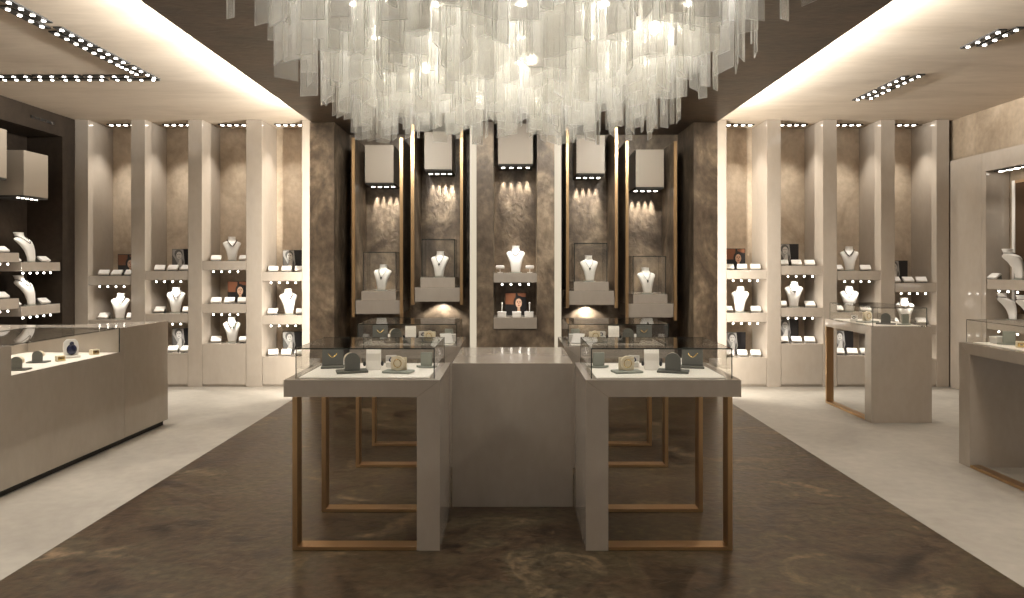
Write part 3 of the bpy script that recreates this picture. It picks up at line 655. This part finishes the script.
for lab, x, y in (('far left bar of the farther ceiling downlight cluster, right side', 3.69, 7.10), ('far right bar of the farther ceiling downlight cluster, right side', 3.80, 7.04),
                  ('near left bar of the farther ceiling downlight cluster, right side', 3.69, 6.60), ('near right bar of the farther ceiling downlight cluster, right side', 3.80, 6.54),
                  ('left bar of the middle ceiling downlight pair, right side', 3.68, 5.33), ('right bar of the middle ceiling downlight pair, right side', 3.78, 5.28), ('ceiling downlight bar at the top right frame corner', 3.78, 4.72)):
    ceiling_bar(lab, x, y, 'y', GR)
fb = MB()  # added bars and lamps out of view, filling the counter and table faces
for x in (-2.75, 3.0):
    for y in (3.4, 2.4, 1.2):
        fb.box(x - .034, x + .034, y - .25, y + .25, CZ - .012, CZ - .0005); lamp_spot('ceiling_lamp', (x, y, CZ - .05), 80 if x < 0 else 65, 150, rad=.2)
fb = fb.build('ceiling_fill_bars', 'black'); struct(fb)
t = thing('downlight_bar', 'short row of dim downlights high on the dark left wall', 'wall light', (-5.318, 7.6, 3.1))
MB().box(-5.3195, -5.308, 7.56, 7.94, 3.12, 3.15).build('light_housing', 'black', t, True)
for i in range(4): MB().cyl((-5.3065, 7.60 + .1 * i, 3.135), .012, .003, 'x', 12).build('downlight', 'silver', t, True)

# ------------------------------------------------------------------ chandelier
ch = thing('chandelier', 'huge chandelier of hanging frosted glass strips under the dark ceiling', 'chandelier', (0, 4.1, SZ))
MB().box(-1.26, 1.26, 2.55, 5.72, SZ - .03, SZ - .001, .004).build('ceiling_plate', 'lgrey', ch, True)
for x in (-1.0, -.5, 0, .5, 1.0):  # added glowing discs that brighten the strips and the island from above
    for y in (2.9, 3.5, 4.1, 4.7, 5.3):
        MB().cyl((x + .06, y + .02, SZ - .033), .035, .005, n=16).build('downlight', 'plate_fill', ch, True)
rnd = random.Random(11); strips = []
NXs, NYs = 26, 25
for i in range(NXs):
    for j in range(NYs):
        x = -1.2 + 2.4 * (i + .5) / NXs + rnd.uniform(-.05, .05); y = 2.62 + 3.03 * (j + .5) / NYs + rnd.uniform(-.06, .06)
        w = rnd.uniform(.045, .125); zb = rnd.uniform(2.45, 2.80) if rnd.random() < .8 else rnd.uniform(2.42, 2.52)
        yaw = rnd.choice((0, 0, 0, 1, 1)) * R(70) + rnd.uniform(-.45, .45)
        if y > 5.3: zb = max(zb, 2.47)
        strips.append((x, y, w, zb, yaw, rnd.uniform(-.02, .05)))
def strip_mb(b, s):
    x, y, w, zb, yaw, sk = s
    b.prism([(-w / 2, zb), (w / 2, zb + sk), (w / 2, SZ - .031), (-w / 2, SZ - .031)], 'y', -.003, .003, m='frost', rot=Matrix.Rotation(yaw, 4, 'Z'), at=(x, y, 0))
    k = b._mi('frost_edge'); b.bm.faces.ensure_lookup_table()
    for f in b.bm.faces[-4:]: f.material_index = k
def vis(s):
    x, y, w, zb, yaw, sk = s
    py = VY - (zb - H) * F / y
    return w * abs(math.cos(yaw)) / y * max(0, py) if y > 2.9 else 0
strips.sort(key=vis, reverse=True)
for s in strips[:100]:
    b = MB(); strip_mb(b, s); b.build('glass_strip', None, ch, True)
b = MB()
for s in strips[100:]: strip_mb(b, s)
o = b.build('glass_strips', None, ch, True); o['kind'] = 'stuff'
for x, y, z in ((-.59, 4.7, 2.85), (.14, 4.52, 2.85), (.82, 3.9, 2.85)):
    bl = MB().sphere((x, y, z), .035).build('bulb', 'bulb', ch, True)
    c = MB().cyl((x, y, z + .125), .012, .18).build('bulb_stem', 'silver', ch, True)

# ------------------------------------------------------------------ added fill spots with no fixture, brightening the centre wall from behind the chandelier
for x, p in ((-1.3, 130), (-.5, 45), (.05, 25), (.6, 45), (1.35, 130)):
    lamp_spot('wall_fill_spot', (x, 6.55, SZ - .01), p, 125, .8, rad=.14, tilt=(R(50), 0, 0))
# ------------------------------------------------------------------ concealed cove light on the dark ceiling and panel edges
COVE, EDGE = 540.0, 48.0
def aim(o, d): o.rotation_euler = Vector(d).to_track_quat('-Z', 'Y').to_euler()
for x, d in ((-2.14, -1), (2.21, 1)):
    o = lamp_area('cove_lamp', (x, 3.2, SZ + .07), None, 8.7, .03, COVE, (1, .97, .90), 130); o.rotation_euler = Matrix(((0, 0, 0), (0, 0, 0), (0, 0, 0))).to_euler()
    q = Vector((d * .74, 0, .67)).normalized(); yv = Vector((0, 1, 0)); zv = -q; xv = yv; yy = zv.cross(xv)
    o.rotation_euler = Matrix((xv, yy, zv)).transposed().to_euler()
for x, d in ((-2.17, -1), (2.23, 1)):
    q = Vector((d * .85, .53, 0)).normalized(); xv = Vector((0, 0, 1)); zv = -q; yy = zv.cross(xv)
    o = lamp_area('edge_lamp', (x, 7.85, 1.55), None, 3.0, .03, EDGE, (1, .94, .83)); o.rotation_euler = Matrix((xv, yy, zv)).transposed().to_euler()

# ------------------------------------------------------------------ world, camera, view
w = bpy.data.worlds.new('world'); S.world = w; w.use_nodes = True
w.node_tree.nodes['Background'].inputs[0].default_value = (1, .90, .78, 1); w.node_tree.nodes['Background'].inputs[1].default_value = .27
cd = bpy.data.cameras.new('camera'); cam = bpy.data.objects.new('camera', cd); COL.objects.link(cam)
cam.location = (0, 0, H); cam.rotation_euler = (R(90), 0, 0); cd.sensor_width = 36; cd.lens = F * 36 / 1024
cd.shift_x = (512 - VX) / 1024; cd.shift_y = (VY - 299) / 1024; cd.clip_start = .05
S.camera = cam
S.view_settings.view_transform = 'Standard'; S.view_settings.look = 'None'; S.view_settings.gamma = 1; S.view_settings.use_curve_mapping = False
S.view_settings.exposure = 0.3
cy = S.cycles
cy.use_denoising = True; cy.max_bounces = 10; cy.diffuse_bounces = 5; cy.glossy_bounces = 4; cy.transparent_max_bounces = 40; cy.transmission_bounces = 6
cy.sample_clamp_indirect = 4; cy.caustics_reflective = False; cy.caustics_refractive = False
